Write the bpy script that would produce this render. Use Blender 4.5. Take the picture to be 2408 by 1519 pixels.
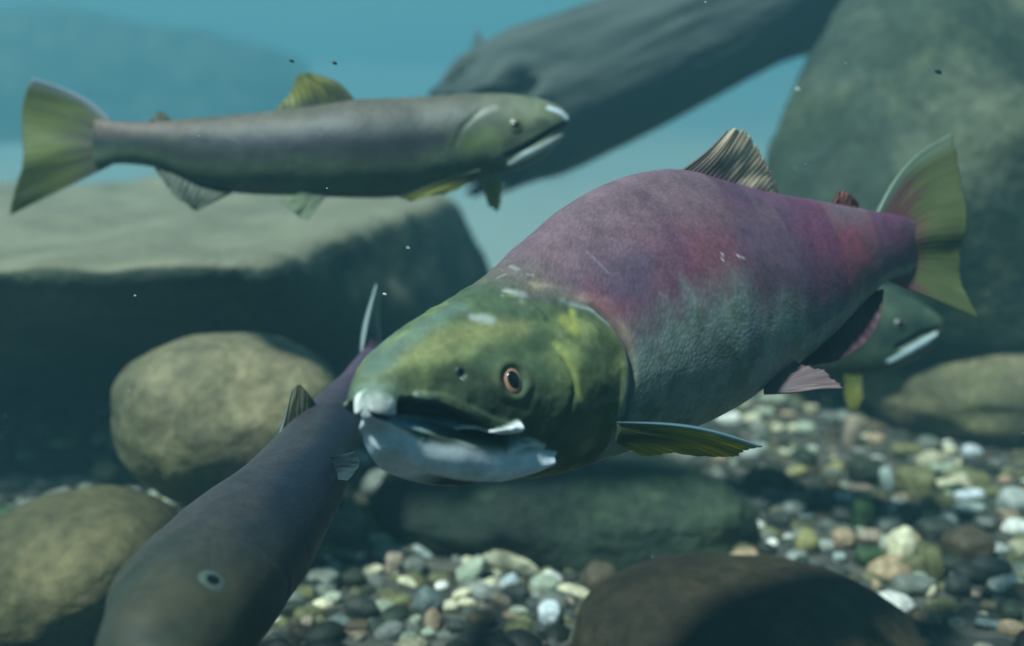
import bpy, math, random
import numpy as np
from mathutils import Vector

for o in list(bpy.data.objects):
    bpy.data.objects.remove(o)
SC = bpy.context.scene
COL = SC.collection
R = math.radians

# ------------------------------------------------------------------ camera
FPX = 2582.0            # focal length in units of a 2408 px wide picture
CAMZ, PITCH = 0.59, R(12)
cam = bpy.data.cameras.new('camera'); camo = bpy.data.objects.new('camera', cam); COL.objects.link(camo)
camo.location = (0, 0, CAMZ); camo.rotation_euler = (R(90) - PITCH, 0, 0)
cam.sensor_width = 36; cam.lens = 36 * FPX / 2408
cam.clip_start = 0.02; cam.clip_end = 500
cam.dof.use_dof = True; cam.dof.focus_distance = 0.83; cam.dof.aperture_fstop = 3.0
SC.camera = camo

# ------------------------------------------------------------------ light
SUN_DIR = Vector((-0.36, -0.28, 0.88)).normalized()     # towards the sun
EL = math.asin(SUN_DIR.z); AZ = math.atan2(SUN_DIR.x, SUN_DIR.y)
W = bpy.data.worlds.new('World'); SC.world = W; W.use_nodes = True
nt = W.node_tree
sky = nt.nodes.new('ShaderNodeTexSky'); sky.sky_type = 'NISHITA'; sky.sun_disc = False
sky.sun_elevation = EL; sky.sun_rotation = AZ
# daylight comes in through the water surface, which takes out part of the red
wm = nt.nodes.new('ShaderNodeMix'); wm.data_type = 'RGBA'; wm.blend_type = 'MULTIPLY'; wm.inputs[0].default_value = 1; wm.inputs[7].default_value = (.42, .92, .94, 1)
nt.links.new(sky.outputs[0], wm.inputs[6]); nt.links.new(wm.outputs[2], nt.nodes['Background'].inputs[0]); nt.nodes['Background'].inputs[1].default_value = 0.055
sun = bpy.data.lights.new('sun', 'SUN'); sun.energy = 4.8; sun.angle = R(6); sun.color = (.84, .98, .95)
suno = bpy.data.objects.new('sun', sun); COL.objects.link(suno)
suno.rotation_euler = SUN_DIR.to_track_quat('Z', 'Y').to_euler(); suno.location = SUN_DIR * 8
SC.view_settings.view_transform = 'Standard'; SC.view_settings.look = 'None'
SC.view_settings.gamma = 1; SC.view_settings.exposure = 0.60
SC.cycles.volume_bounces = 2; SC.cycles.max_bounces = 6; SC.cycles.use_denoising = True
SC.cycles.transparent_max_bounces = 8

# ------------------------------------------------------------------ helpers
cp, sp = math.cos(PITCH), math.sin(PITCH)
def P(x, y, d):
    """point seen at (x, y) in the 2408 x 1519 frame, d metres along the optical axis"""
    a = (x - 1204) / FPX * d; b = (759.5 - y) / FPX * d
    return np.array([a, d * cp + b * sp, CAMZ - d * sp + b * cp])
def proj(p):
    p = np.asarray(p); q = p - np.array([0, 0, CAMZ])
    d = q[..., 1] * cp - q[..., 2] * sp; u = q[..., 1] * sp + q[..., 2] * cp
    return 1204 + FPX * q[..., 0] / d, 759.5 - FPX * u / d, d
def srgb(r, g, b):
    f = lambda c: (c / 255 / 12.92) if c <= 10 else ((c / 255 + 0.055) / 1.055) ** 2.4
    return np.array([f(r), f(g), f(b)])
_rs = np.random.RandomState(7)
_LAT = _rs.rand(32, 32, 32)
def vnoise(p, scale=1.0, off=0.0):
    q = np.asarray(p) * scale + off + 100.0
    i = np.floor(q).astype(int); f = q - i; f = f * f * (3 - 2 * f); out = 0
    for dx in (0, 1):
        for dy in (0, 1):
            for dz in (0, 1):
                w = (f[..., 0] if dx else 1 - f[..., 0]) * (f[..., 1] if dy else 1 - f[..., 1]) * (f[..., 2] if dz else 1 - f[..., 2])
                out = out + w * _LAT[(i[..., 0] + dx) % 32, (i[..., 1] + dy) % 32, (i[..., 2] + dz) % 32]
    return out
def fbm(p, scale=1.0, off=0.0, o=4):
    s = 0; a = 1; t = 0
    for k in range(o):
        s = s + a * vnoise(p, scale * 2 ** k, off + 7.3 * k); t += a; a *= 0.5
    return s / t
def sstep(a, b, x):
    t = np.clip((x - a) / (b - a), 0, 1); return t * t * (3 - 2 * t)
def cubic(pts, n, pos=None):
    """Catmull-Rom through the rows of pts, n samples (or at the positions pos in 0..1)"""
    pts = np.asarray(pts, float); m = len(pts)
    t = (np.linspace(0, 1, n) if pos is None else np.asarray(pos)) * (m - 1)
    i = np.clip(np.floor(t).astype(int), 0, m - 2); f = (t - i)[:, None]
    g = lambda k: pts[np.clip(k, 0, m - 1)]
    p0 = np.where((i == 0)[:, None], 2 * g(i) - g(i + 1), g(i - 1)); p1 = g(i); p2 = g(i + 1)
    p3 = np.where((i == m - 2)[:, None], 2 * g(i + 1) - g(i), g(i + 2))
    return 0.5 * (2 * p1 + (p2 - p0) * f + (2 * p0 - 5 * p1 + 4 * p2 - p3) * f ** 2 + (3 * p1 - p0 - 3 * p2 + p3) * f ** 3)

def mesh_obj(name, V, F, mat, parent=None, colors=None, uv=None, smooth=True, origin=None):
    V = np.asarray(V, float).copy()
    if origin is not None: V = V - np.asarray(origin)
    me = bpy.data.meshes.new(name); me.from_pydata(V.tolist(), [], F if isinstance(F, list) else F.tolist())
    if smooth: me.polygons.foreach_set('use_smooth', [True] * len(me.polygons))
    if colors is not None:
        ca = me.color_attributes.new('tint', 'FLOAT_COLOR', 'POINT')
        c4 = np.ones((len(V), 4)); c4[:, :3] = colors; ca.data.foreach_set('color', c4.ravel())
    if uv is not None:
        at = me.attributes.new('skin_uv', 'FLOAT_VECTOR', 'POINT')
        u3 = np.zeros((len(V), 3)); u3[:, :uv.shape[1]] = uv; at.data.foreach_set('vector', u3.ravel())
    if mat: me.materials.append(mat)
    me.update()
    o = bpy.data.objects.new(name, me); COL.objects.link(o)
    if origin is not None: o.location = origin
    if parent is not None:
        o.parent = parent; o.location = Vector(o.location) - Vector(parent.location) if origin is not None else -Vector(parent.location)
    return o
def tag(o, label=None, cat=None, group=None, kind=None):
    if label: o['label'] = label
    if cat: o['category'] = cat
    if group: o['group'] = group
    if kind: o['kind'] = kind
    return o
def empty(name, loc):
    o = bpy.data.objects.new(name, None); COL.objects.link(o); o.location = loc; o.empty_display_size = .05
    return o

# ------------------------------------------------------------------ materials
def new_mat(name):
    m = bpy.data.materials.new(name); m.use_nodes = True
    return m, m.node_tree, m.node_tree.nodes['Principled BSDF']
def N(t, kind, **kw):
    n = t.nodes.new(kind)
    for k, v in kw.items(): setattr(n, k, v)
    return n
def stone_mat(name, c1, c2, c3=None, scale=6, bump=.35, objcol=False, vcol=False, rough=.8, bscale=None, fine=55):
    m, t, b = new_mat(name); L = t.links.new
    tc = N(t, 'ShaderNodeTexCoord')
    n1 = N(t, 'ShaderNodeTexNoise'); n1.inputs['Scale'].default_value = scale; n1.inputs['Detail'].default_value = 7; n1.inputs['Roughness'].default_value = .62
    n2 = N(t, 'ShaderNodeTexNoise'); n2.inputs['Scale'].default_value = fine; n2.inputs['Detail'].default_value = 5
    L(tc.outputs['Object'], n1.inputs['Vector']); L(tc.outputs['Object'], n2.inputs['Vector'])
    if objcol or vcol:
        src = N(t, 'ShaderNodeObjectInfo').outputs['Color'] if objcol else N(t, 'ShaderNodeAttribute', attribute_name='tint').outputs['Color']
        mr = N(t, 'ShaderNodeMapRange'); mr.inputs[1].default_value = .3; mr.inputs[2].default_value = .72; mr.inputs[3].default_value = .45; mr.inputs[4].default_value = 1.25
        L(n1.outputs[0], mr.inputs[0])
        mx = N(t, 'ShaderNodeMix', data_type='RGBA', blend_type='MULTIPLY'); mx.inputs[0].default_value = 1
        L(src, mx.inputs[6]); L(mr.outputs[0], mx.inputs[7]); base = mx.outputs[2]
    else:
        cr = N(t, 'ShaderNodeValToRGB'); e = cr.color_ramp.elements
        e[0].position = .33; e[0].color = (*c1, 1); e[1].position = .68; e[1].color = (*c2, 1)
        if c3 is not None:
            x = e.new(.52); x.color = (*c3, 1)
        L(n1.outputs[0], cr.inputs[0]); base = cr.outputs[0]
    mr2 = N(t, 'ShaderNodeMapRange'); mr2.inputs[1].default_value = .3; mr2.inputs[2].default_value = .7; mr2.inputs[3].default_value = .7; mr2.inputs[4].default_value = 1.2
    L(n2.outputs[0], mr2.inputs[0])
    if not (objcol or vcol):      # blotches of algae and a few cracks
        n3 = N(t, 'ShaderNodeTexNoise'); n3.inputs['Scale'].default_value = scale * .9; n3.inputs['Detail'].default_value = 9; n3.inputs['Roughness'].default_value = .7; n3.inputs['Distortion'].default_value = .6
        ad3 = N(t, 'ShaderNodeVectorMath', operation='ADD'); ad3.inputs[1].default_value = (5, 3, 8); L(tc.outputs['Object'], ad3.inputs[0]); L(ad3.outputs[0], n3.inputs['Vector'])
        m3 = N(t, 'ShaderNodeMapRange'); m3.inputs[1].default_value = .46; m3.inputs[2].default_value = .58; L(n3.outputs[0], m3.inputs[0])
        x3 = N(t, 'ShaderNodeMix', data_type='RGBA', blend_type='MULTIPLY'); x3.inputs[7].default_value = (.55, .66, .52, 1)
        ml = N(t, 'ShaderNodeMath', operation='MULTIPLY'); ml.inputs[1].default_value = .75; L(m3.outputs[0], ml.inputs[0]); L(ml.outputs[0], x3.inputs[0]); L(base, x3.inputs[6])
        vc = N(t, 'ShaderNodeTexVoronoi', feature='DISTANCE_TO_EDGE'); vc.inputs['Scale'].default_value = scale * .8
        nd = N(t, 'ShaderNodeMix', data_type='VECTOR'); nd.inputs[0].default_value = .12; L(tc.outputs['Object'], nd.inputs[4]); L(n3.outputs['Color'], nd.inputs[5]); L(nd.outputs[1], vc.inputs['Vector'])
        m4 = N(t, 'ShaderNodeMapRange'); m4.inputs[1].default_value = .0; m4.inputs[2].default_value = .014; m4.inputs[3].default_value = .5; m4.inputs[4].default_value = 1; L(vc.outputs['Distance'], m4.inputs[0])
        x4 = N(t, 'ShaderNodeMix', data_type='RGBA', blend_type='MULTIPLY'); x4.inputs[0].default_value = .5; L(x3.outputs[2], x4.inputs[6]); L(m4.outputs[0], x4.inputs[7]); base = x4.outputs[2]
    mx2 = N(t, 'ShaderNodeMix', data_type='RGBA', blend_type='MULTIPLY'); mx2.inputs[0].default_value = 1
    L(base, mx2.inputs[6]); L(mr2.outputs[0], mx2.inputs[7]); L(mx2.outputs[2], b.inputs['Base Color'])
    b.inputs['Roughness'].default_value = rough; b.inputs['Specular IOR Level'].default_value = .25
    bp = N(t, 'ShaderNodeBump'); bp.inputs['Strength'].default_value = bump; bp.inputs['Distance'].default_value = .01
    ad = N(t, 'ShaderNodeMath', operation='ADD'); L(n1.outputs[0], ad.inputs[0]); L(n2.outputs[0], ad.inputs[1])
    L(ad.outputs[0], bp.inputs['Height']); L(bp.outputs[0], b.inputs['Normal'])
    return m
def skin_mat(name, rough=.5, spec=.28, scales=.2):
    m, t, b = new_mat(name); L = t.links.new
    at = N(t, 'ShaderNodeAttribute', attribute_name='tint'); uv = N(t, 'ShaderNodeAttribute', attribute_name='skin_uv')
    tc = N(t, 'ShaderNodeTexCoord')
    n1 = N(t, 'ShaderNodeTexNoise'); n1.inputs['Scale'].default_value = 60; n1.inputs['Detail'].default_value = 6; n1.inputs['Roughness'].default_value = .7
    L(tc.outputs['Object'], n1.inputs['Vector'])
    vo = N(t, 'ShaderNodeTexVoronoi'); vo.inputs['Scale'].default_value = 1.0
    mp = N(t, 'ShaderNodeVectorMath', operation='MULTIPLY'); mp.inputs[1].default_value = (270, 400, 0)
    L(uv.outputs['Vector'], mp.inputs[0]); L(mp.outputs[0], vo.inputs['Vector'])
    mr = N(t, 'ShaderNodeMapRange'); mr.inputs[1].default_value = .3; mr.inputs[2].default_value = .7; mr.inputs[3].default_value = .74; mr.inputs[4].default_value = 1.24
    L(n1.outputs[0], mr.inputs[0])
    mr3 = N(t, 'ShaderNodeMapRange'); mr3.inputs[1].default_value = 0; mr3.inputs[2].default_value = .8; mr3.inputs[3].default_value = 1 + scales * .35; mr3.inputs[4].default_value = 1 - scales * .6
    sz = N(t, 'ShaderNodeSeparateXYZ'); L(uv.outputs['Vector'], sz.inputs[0])
    vd = N(t, 'ShaderNodeMath', operation='SUBTRACT'); L(vo.outputs['Distance'], vd.inputs[0]); vd.inputs[1].default_value = .4
    ve = N(t, 'ShaderNodeMath', operation='MULTIPLY_ADD'); L(vd.outputs[0], ve.inputs[0]); L(sz.outputs['Z'], ve.inputs[1]); ve.inputs[2].default_value = .4
    L(ve.outputs[0], mr3.inputs[0])
    mu = N(t, 'ShaderNodeMath', operation='MULTIPLY'); L(mr.outputs[0], mu.inputs[0]); L(mr3.outputs[0], mu.inputs[1])
    mx = N(t, 'ShaderNodeMix', data_type='RGBA', blend_type='MULTIPLY'); mx.inputs[0].default_value = 1
    L(at.outputs['Color'], mx.inputs[6]); L(mu.outputs[0], mx.inputs[7]); L(mx.outputs[2], b.inputs['Base Color'])
    b.inputs['Roughness'].default_value = rough; b.inputs['Specular IOR Level'].default_value = spec
    bp = N(t, 'ShaderNodeBump'); bp.inputs['Strength'].default_value = .2; bp.inputs['Distance'].default_value = .001
    ad = N(t, 'ShaderNodeMath', operation='SUBTRACT'); L(n1.outputs[0], ad.inputs[0]); L(ve.outputs[0], ad.inputs[1])
    L(ad.outputs[0], bp.inputs['Height']); L(bp.outputs[0], b.inputs['Normal'])
    return m
def fin_mat(name, trans=.4):
    m, t, b = new_mat(name); L = t.links.new
    at = N(t, 'ShaderNodeAttribute', attribute_name='tint')
    L(at.outputs['Color'], b.inputs['Base Color']); b.inputs['Roughness'].default_value = .45; b.inputs['Specular IOR Level'].default_value = .3
    tr = N(t, 'ShaderNodeBsdfTranslucent'); L(at.outputs['Color'], tr.inputs['Color'])
    mx = N(t, 'ShaderNodeMixShader'); mx.inputs[0].default_value = trans
    L(b.outputs[0], mx.inputs[1]); L(tr.outputs[0], mx.inputs[2]); L(mx.outputs[0], t.nodes['Material Output'].inputs['Surface'])
    return m
def plain_mat(name, c, rough=.3, spec=.5):
    m, t, b = new_mat(name); L = t.links.new
    tc = N(t, 'ShaderNodeTexCoord'); n = N(t, 'ShaderNodeTexNoise'); n.inputs['Scale'].default_value = 220
    L(tc.outputs['Object'], n.inputs['Vector'])
    cr = N(t, 'ShaderNodeValToRGB'); cr.color_ramp.elements[0].color = (*[v * .7 for v in c], 1); cr.color_ramp.elements[1].color = (*[min(1, v * 1.3) for v in c], 1)
    L(n.outputs[0], cr.inputs[0]); L(cr.outputs[0], b.inputs['Base Color'])
    b.inputs['Roughness'].default_value = rough; b.inputs['Specular IOR Level'].default_value = spec
    return m
SKIN = skin_mat('fish_skin', scales=.32); FIN = fin_mat('fin_membrane', .5)
IRIS = plain_mat('iris_copper', srgb(150, 116, 92), .35); PUPIL = plain_mat('pupil_black', (.004, .005, .006), .12)

# ------------------------------------------------------------------ ground
def gz(x, y):
    p = np.stack([np.asarray(x, float), np.asarray(y, float), np.zeros_like(np.asarray(x, float))], -1)
    z = (fbm(p, 2.3, 3.0, 3) - .5) * .06
    r = np.sqrt((p[..., 0] / 1.1) ** 2 + (p[..., 1] - 2.0) ** 2)
    z = z + 1.2 * sstep(16.0, 26.0, r) + (fbm(p, .5, 9.0, 3) - .5) * .35 * sstep(3.6, 6, r)
    return z
def ground_hit(x, y):
    """where the view ray through (x, y) meets the gravel: point and axial depth"""
    d = 1.0
    for k in range(60):
        p = P(x, y, d)
        e = p[2] - float(gz(p[0], p[1]))
        slope = (P(x, y, 1)[2] - CAMZ)
        if abs(e) < 1e-4: break
        d = min(max(d - e / slope * .9, .4), 6)
    return P(x, y, d), d
n = 260
ax = np.concatenate([np.linspace(-32, -2, 70)[:-1], np.linspace(-2, 2, 180), np.linspace(2, 32, 70)[1:]])
ay = np.concatenate([np.linspace(-28, .6, 50)[:-1], np.linspace(.6, 4, 160), np.linspace(4, 36, 90)[1:]])
GX, GY = np.meshgrid(ax, ay); GZ = gz(GX, GY)
V = np.stack([GX, GY, GZ], -1).reshape(-1, 3); w = len(ax)
I = (np.arange(len(ay) - 1)[:, None] * w + np.arange(w - 1)[None]).ravel()
F = np.stack([I, I + 1, I + w + 1, I + w], -1)
m, t, b = new_mat('gravel_bed'); L = t.links.new
tc = N(t, 'ShaderNodeTexCoord'); vo = N(t, 'ShaderNodeTexVoronoi'); vo.inputs['Scale'].default_value = 42
L(tc.outputs['Object'], vo.inputs['Vector'])
cr = N(t, 'ShaderNodeValToRGB'); e = cr.color_ramp.elements; e[0].color = (.012, .016, .013, 1); e[1].color = (.09, .09, .07, 1)
L(vo.outputs['Color'], cr.inputs[0]); b.inputs['Roughness'].default_value = .9
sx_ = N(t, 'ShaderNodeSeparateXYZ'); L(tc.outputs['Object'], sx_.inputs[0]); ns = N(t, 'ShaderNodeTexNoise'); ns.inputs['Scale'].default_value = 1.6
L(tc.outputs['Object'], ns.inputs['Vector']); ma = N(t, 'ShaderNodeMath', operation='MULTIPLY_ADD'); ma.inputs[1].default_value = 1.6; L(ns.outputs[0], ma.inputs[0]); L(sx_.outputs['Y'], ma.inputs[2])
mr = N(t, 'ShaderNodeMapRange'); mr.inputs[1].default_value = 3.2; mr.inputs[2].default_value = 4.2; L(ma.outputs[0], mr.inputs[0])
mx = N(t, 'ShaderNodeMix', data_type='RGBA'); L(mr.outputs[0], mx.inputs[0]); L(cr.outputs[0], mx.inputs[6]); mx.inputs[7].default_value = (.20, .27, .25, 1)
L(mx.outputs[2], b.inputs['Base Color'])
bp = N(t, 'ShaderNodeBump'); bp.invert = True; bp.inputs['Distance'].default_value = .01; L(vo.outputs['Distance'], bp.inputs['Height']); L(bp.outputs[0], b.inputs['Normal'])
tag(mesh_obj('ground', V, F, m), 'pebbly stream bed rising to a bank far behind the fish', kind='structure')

# ------------------------------------------------------------------ stones
def ico(sub):
    import bmesh
    bm = bmesh.new(); bmesh.ops.create_icosphere(bm, subdivisions=sub, radius=1.0)
    V = np.array([v.co[:] for v in bm.verts]); F = np.array([[v.index for v in f.verts] for f in bm.faces]); bm.free()
    return V, F
I1, F1 = ico(2); I3, F3 = ico(4); I6, F6 = ico(7)
def stone_shape(Vb, seed, rough=.35, box=2.4):
    V = Vb.copy()
    nrm = (np.abs(V) ** box).sum(1) ** (1 / box); V = V / nrm[:, None]
    V = V * (1 + rough * (fbm(Vb, 1.1, seed * 3.7, 3) - .5))[:, None]
    return V
STONES = []
for k in range(10):
    me = bpy.data.meshes.new('pebble'); me.from_pydata(stone_shape(I3, k + 1, .55, 2.0 + .25 * (k % 4)).tolist(), [], F3.tolist())
    me.polygons.foreach_set('use_smooth', [True] * len(me.polygons)); STONES.append(me)
PEB = stone_mat('river_pebble', None, None, scale=1.2, fine=9, bump=.2, objcol=True, rough=.6)
for me in STONES: me.materials.append(PEB)

PAL = {'white': (240, 243, 232), 'bluish white': (222, 236, 240), 'cream': (226, 222, 186), 'pale green': (176, 190, 166), 'tan': (182, 160, 128),
       'pinkish': (170, 156, 136), 'pale grey': (176, 184, 176), 'grey': (122, 130, 120), 'blue grey': (106, 122, 120), 'olive': (116, 118, 80),
       'yellowish': (158, 156, 104), 'brown': (88, 80, 62), 'dark green': (52, 64, 50), 'dark grey': (62, 70, 64), 'green': (60, 86, 54), 'pale blue': (180, 196, 188), 'orange': (156, 142, 112)}
# (x, y, half width, half height, tilt in degrees, colour)
def crop(dx, dy, s, items): return [(dx + X * s, dy + Y * s, a * s, b_ * s, r, c) for (X, Y, a, b_, r, c) in items]
PB = crop(705.5, 1087.6, .3418, [
 (165, 685, 74, 38, -15, 'white'), (485, 750, 85, 42, -20, 'cream'), (645, 700, 62, 88, 10, 'pinkish'), (790, 720, 75, 70, 0, 'grey'), (765, 835, 100, 44, 15, 'cream'),
 (855, 625, 85, 30, 35, 'pale blue'), (560, 530, 80, 45, 5, 'pale green'), (740, 505, 72, 36, -20, 'olive'), (478, 400, 55, 66, 10, 'tan'), (300, 445, 165, 125, 0, 'grey'),
 (705, 605, 36, 26, 0, 'cream'), (960, 805, 72, 46, 0, 'olive'), (1100, 590, 55, 46, 0, 'grey'), (1150, 770, 170, 62, -40, 'pale green'), (1170, 690, 60, 48, 10, 'cream'),
 (1450, 685, 180, 84, 12, 'cream'), (1300, 640, 60, 45, 0, 'tan'), (1275, 870, 100, 60, -22, 'cream'), (1110, 905, 62, 36, -20, 'cream'), (1435, 825, 72, 54, -35, 'bluish white'),
 (1680, 840, 110, 76, 0, 'pale green'), (1890, 895, 120, 50, 12, 'cream'), (2080, 930, 92, 30, -25, 'tan'), (1720, 1045, 76, 92, 0, 'bluish white'), (1030, 990, 60, 44, -15, 'cream'),
 (1145, 965, 60, 34, 0, 'cream'), (880, 960, 88, 98, 30, 'blue grey'), (640, 955, 112, 30, -15, 'olive'), (230, 930, 58, 44, 0, 'pale green'), (160, 810, 112, 85, 0, 'grey'),
 (360, 790, 92, 70, 0, 'dark green'), (420, 1000, 112, 80, 0, 'dark grey'), (930, 1060, 40, 30, 0, 'pale green'), (1930, 1045, 62, 28, 15, 'cream'), (1380, 950, 82, 50, 25, 'pinkish'),
 (1500, 1020, 62, 30, 0, 'pale green'), (1250, 1080, 92, 66, 0, 'brown'), (1490, 905, 82, 60, 0, 'dark grey'), (2060, 790, 108, 110, 0, 'brown'), (2290, 600, 140, 66, -4, 'cream'),
 (2400, 425, 62, 34, 30, 'white'), (2290, 780, 125, 54, -15, 'tan'), (40, 915, 66, 60, 0, 'olive'), (55, 1105, 42, 50, 0, 'pinkish'), (135, 1080, 42, 22, 0, 'pinkish'),
 (270, 1110, 92, 52, 0, 'blue grey'), (400, 1130, 82, 50, 0, 'brown'), (550, 45, 62, 30, 0, 'cream'), (600, 150, 155, 120, 0, 'grey'), (1640, 1150, 80, 40, 0, 'dark grey'),
 (880, 1170, 50, 34, 0, 'pale green'), (1100, 1130, 90, 50, 0, 'dark grey'), (-60, 1010, 90, 60, 0, 'dark green'), (330, 640, 90, 34, 10, 'grey'), (1830, 960, 60, 40, 0, 'pinkish')])
PB += crop(1411, 999.4, .2709, [
 (700, 965, 50, 46, 0, 'white'), (810, 1010, 38, 28, 0, 'white'), (530, 1180, 68, 62, 0, 'tan'), (910, 750, 88, 50, 0, 'orange'), (620, 830, 64, 42, -10, 'tan'), (800, 835, 36, 26, 0, 'pale blue'),
 (860, 920, 112, 36, 40, 'dark grey'), (1200, 700, 42, 78, -25, 'pale blue'), (1270, 780, 112, 100, 0, 'dark green'), (1180, 890, 78, 46, 15, 'cream'), (1375, 875, 56, 46, 10, 'white'),
 (1060, 1020, 62, 40, 20, 'white'), (1205, 1030, 76, 28, 0, 'cream'), (1400, 970, 112, 50, 0, 'grey'), (600, 1020, 82, 60, 0, 'grey'), (1790, 1010, 105, 112, 0, 'yellowish'),
 (1700, 410, 92, 56, -25, 'yellowish'), (1040, 520, 46, 46, 0, 'yellowish'), (1040, 290, 62, 36, 0, 'tan'), (1110, 600, 40, 60, 0, 'tan'), (1450, 470, 190, 110, 0, 'dark green'),
 (370, 940, 150, 70, 10, 'grey'), (1560, 830, 90, 70, 0, 'dark grey'), (1520, 740, 60, 30, -30, 'grey'), (1790, 800, 70, 30, 0, 'blue grey')])
PB += crop(1881, 882, .4194, [
 (570, 960, 82, 118, 15, 'cream'), (965, 430, 56, 42, 0, 'bluish white'), (840, 425, 36, 36, 0, 'cream'), (810, 612, 62, 30, 0, 'cream'), (800, 525, 72, 30, 0, 'pale green'), (1215, 858, 76, 56, 0, 'white'),
 (1200, 710, 80, 78, 0, 'pale grey'), (950, 675, 78, 32, -6, 'bluish white'), (945, 745, 82, 34, 0, 'pale blue'), (1085, 660, 56, 36, 0, 'olive'), (1150, 588, 42, 30, 0, 'tan'), (835, 820, 58, 50, 35, 'pale grey'),
 (760, 890, 105, 95, 0, 'dark grey'), (950, 965, 122, 108, 0, 'brown'), (1160, 980, 102, 30, -15, 'olive'), (1235, 1115, 58, 60, 0, 'cream'), (755, 1075, 44, 112, -12, 'olive'), (780, 1320, 66, 40, 0, 'olive'),
 (1055, 1290, 46, 30, 0, 'orange'), (1060, 1395, 84, 32, 10, 'blue grey'), (735, 1212, 30, 42, 30, 'cream'), (430, 1180, 26, 36, 0, 'tan'), (220, 1025, 36, 30, 0, 'pale blue'), (245, 920, 56, 60, 0, 'tan'),
 (390, 910, 72, 50, 0, 'pinkish'), (340, 640, 66, 30, 0, 'pinkish'), (490, 600, 34, 92, -15, 'pale blue'), (650, 600, 100, 88, 0, 'olive'), (290, 330, 42, 118, 4, 'pinkish'),
 (195, 530, 56, 40, -30, 'yellowish'), (725, 720, 46, 60, 0, 'olive'), (730, 785, 52, 22, 0, 'tan'), (1090, 350, 56, 26, 0, 'tan'), (900, 310, 82, 42, 0, 'dark green'), (600, 430, 92, 50, 0, 'olive'),
 (720, 390, 62, 50, 0, 'grey'), (1000, 590, 62, 50, 0, 'olive'), (1010, 520, 100, 46, 15, 'dark grey'), (880, 1180, 62, 62, 0, 'dark grey'), (640, 1180, 122, 66, 0, 'grey'), (1180, 1320, 62, 60, 0, 'dark green'),
 (1080, 1090, 120, 72, 0, 'dark grey'), (350, 780, 62, 110, 0, 'green'), (370, 540, 92, 80, 0, 'dark green'), (240, 790, 62, 60, 0, 'dark grey'), (35, 300, 50, 40, 0, 'pale green'), (390, 1020, 80, 60, 0, 'green')])
PB += crop(1587.3, 764.3, .3408, [
 (370, 650, 82, 44, -10, 'white'), (530, 650, 56, 36, 0, 'cream'), (710, 715, 42, 36, 0, 'cream'), (820, 710, 46, 30, 0, 'cream'), (910, 712, 42, 38, 0, 'cream'), (940, 572, 52, 26, 0, 'cream'),
 (680, 515, 92, 50, 0, 'pale green'), (780, 620, 52, 30, 0, 'tan'), (950, 862, 42, 36, 0, 'pale green'), (620, 600, 60, 34, 0, 'pale green'), (1060, 640, 60, 46, 0, 'grey')])
PB += crop(0, 940.6, .3809, [
 (655, 445, 78, 76, 0, 'tan'), (400, 415, 142, 60, -15, 'dark green'), (100, 510, 135, 62, 0, 'grey'), (430, 505, 122, 50, -10, 'grey'), (360, 605, 92, 56, -15, 'grey'), (540, 582, 46, 26, 0, 'tan'),
 (190, 655, 62, 50, 0, 'grey'), (170, 742, 38, 30, 0, 'green'), (50, 720, 92, 62, 0, 'green'), (800, 480, 72, 60, 0, 'dark green'), (250, 440, 60, 40, 0, 'dark grey')])
def region(x, y):
    if x < 450: return 'behind the low tan boulder at bottom left'
    if x < 900: return 'beside the diving salmon, right of its head'
    if x < 1130: return 'on the gravel below the big salmon\'s jaw'
    if x < 1400 and y > 1240: return 'on the gravel left of the brown foreground boulder'
    if y < 1060 and x < 1960: return 'on the far gravel under the big salmon\'s belly'
    if y < 1075: return 'at the foot of the smooth right boulder'
    if x < 1780: return 'up against the dark mossy boulder\'s right side'
    if x < 2060: return 'behind the brown foreground boulder'
    return 'on the gravel at the far right'
recs = []
for k, (x, y, hw, hh, rot, c) in enumerate(PB):
    asp = hw / hh
    shape = 'long' if asp > 1.8 else 'upright' if asp < .75 else 'oval' if asp > 1.25 else 'round'
    size = 'tiny' if hw * hh < 190 else 'big' if hw * hh > 1000 else 'small' if hw * hh < 420 else ''
    noun = 'cobble' if size == 'big' else 'pebble'
    words = ' '.join(s for s in (size if size != 'big' else '', c, shape, noun) if s)
    recs.append([x, y, hw, hh, rot, c, noun, words, region(x, y)])
from collections import defaultdict
dd = defaultdict(list)
for r in recs: dd[(r[7], r[8])].append(r)
ORD = ['leftmost', 'second from left', 'third from left', 'fourth from left', 'fifth from left', 'sixth from left', 'seventh from left', 'eighth from left']
for (wd, rg), L_ in dd.items():
    L_.sort(key=lambda r: r[0])
    for i, r in enumerate(L_):
        lab = wd + ' ' + rg
        if len(L_) > 1:
            tail = 'rightmost' if i == len(L_) - 1 else ORD[i]
            lab = tail + ' ' + wd + ' ' + rg
        r.append(lab)
rnd = random.Random(5)
for k, (x, y, hw, hh, rot, c, noun, wd, rg, lab) in enumerate(recs):
    g, d = ground_hit(x, y + hh * .75)
    d = d + .25 * hh * d / FPX
    cen = P(x, y, d)
    o = bpy.data.objects.new(noun, STONES[k % 10]); COL.objects.link(o)
    sx, sz = hw * d / FPX * 1.03, hh * d / FPX * 1.03
    o.scale = (sx, max(min(sx, sz) * 1.1, .5 * sx), sz * .95)
    o.location = cen
    o.rotation_euler = (R(rnd.uniform(-12, 4)), R(rot), R(rnd.uniform(-8, 8)))
    col = srgb(*PAL[c]) * rnd.uniform(.85, 1.02); o.color = (*col, 1)
    tag(o, lab, noun, 'pebbles and cobbles resting on the gravel bed')

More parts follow.
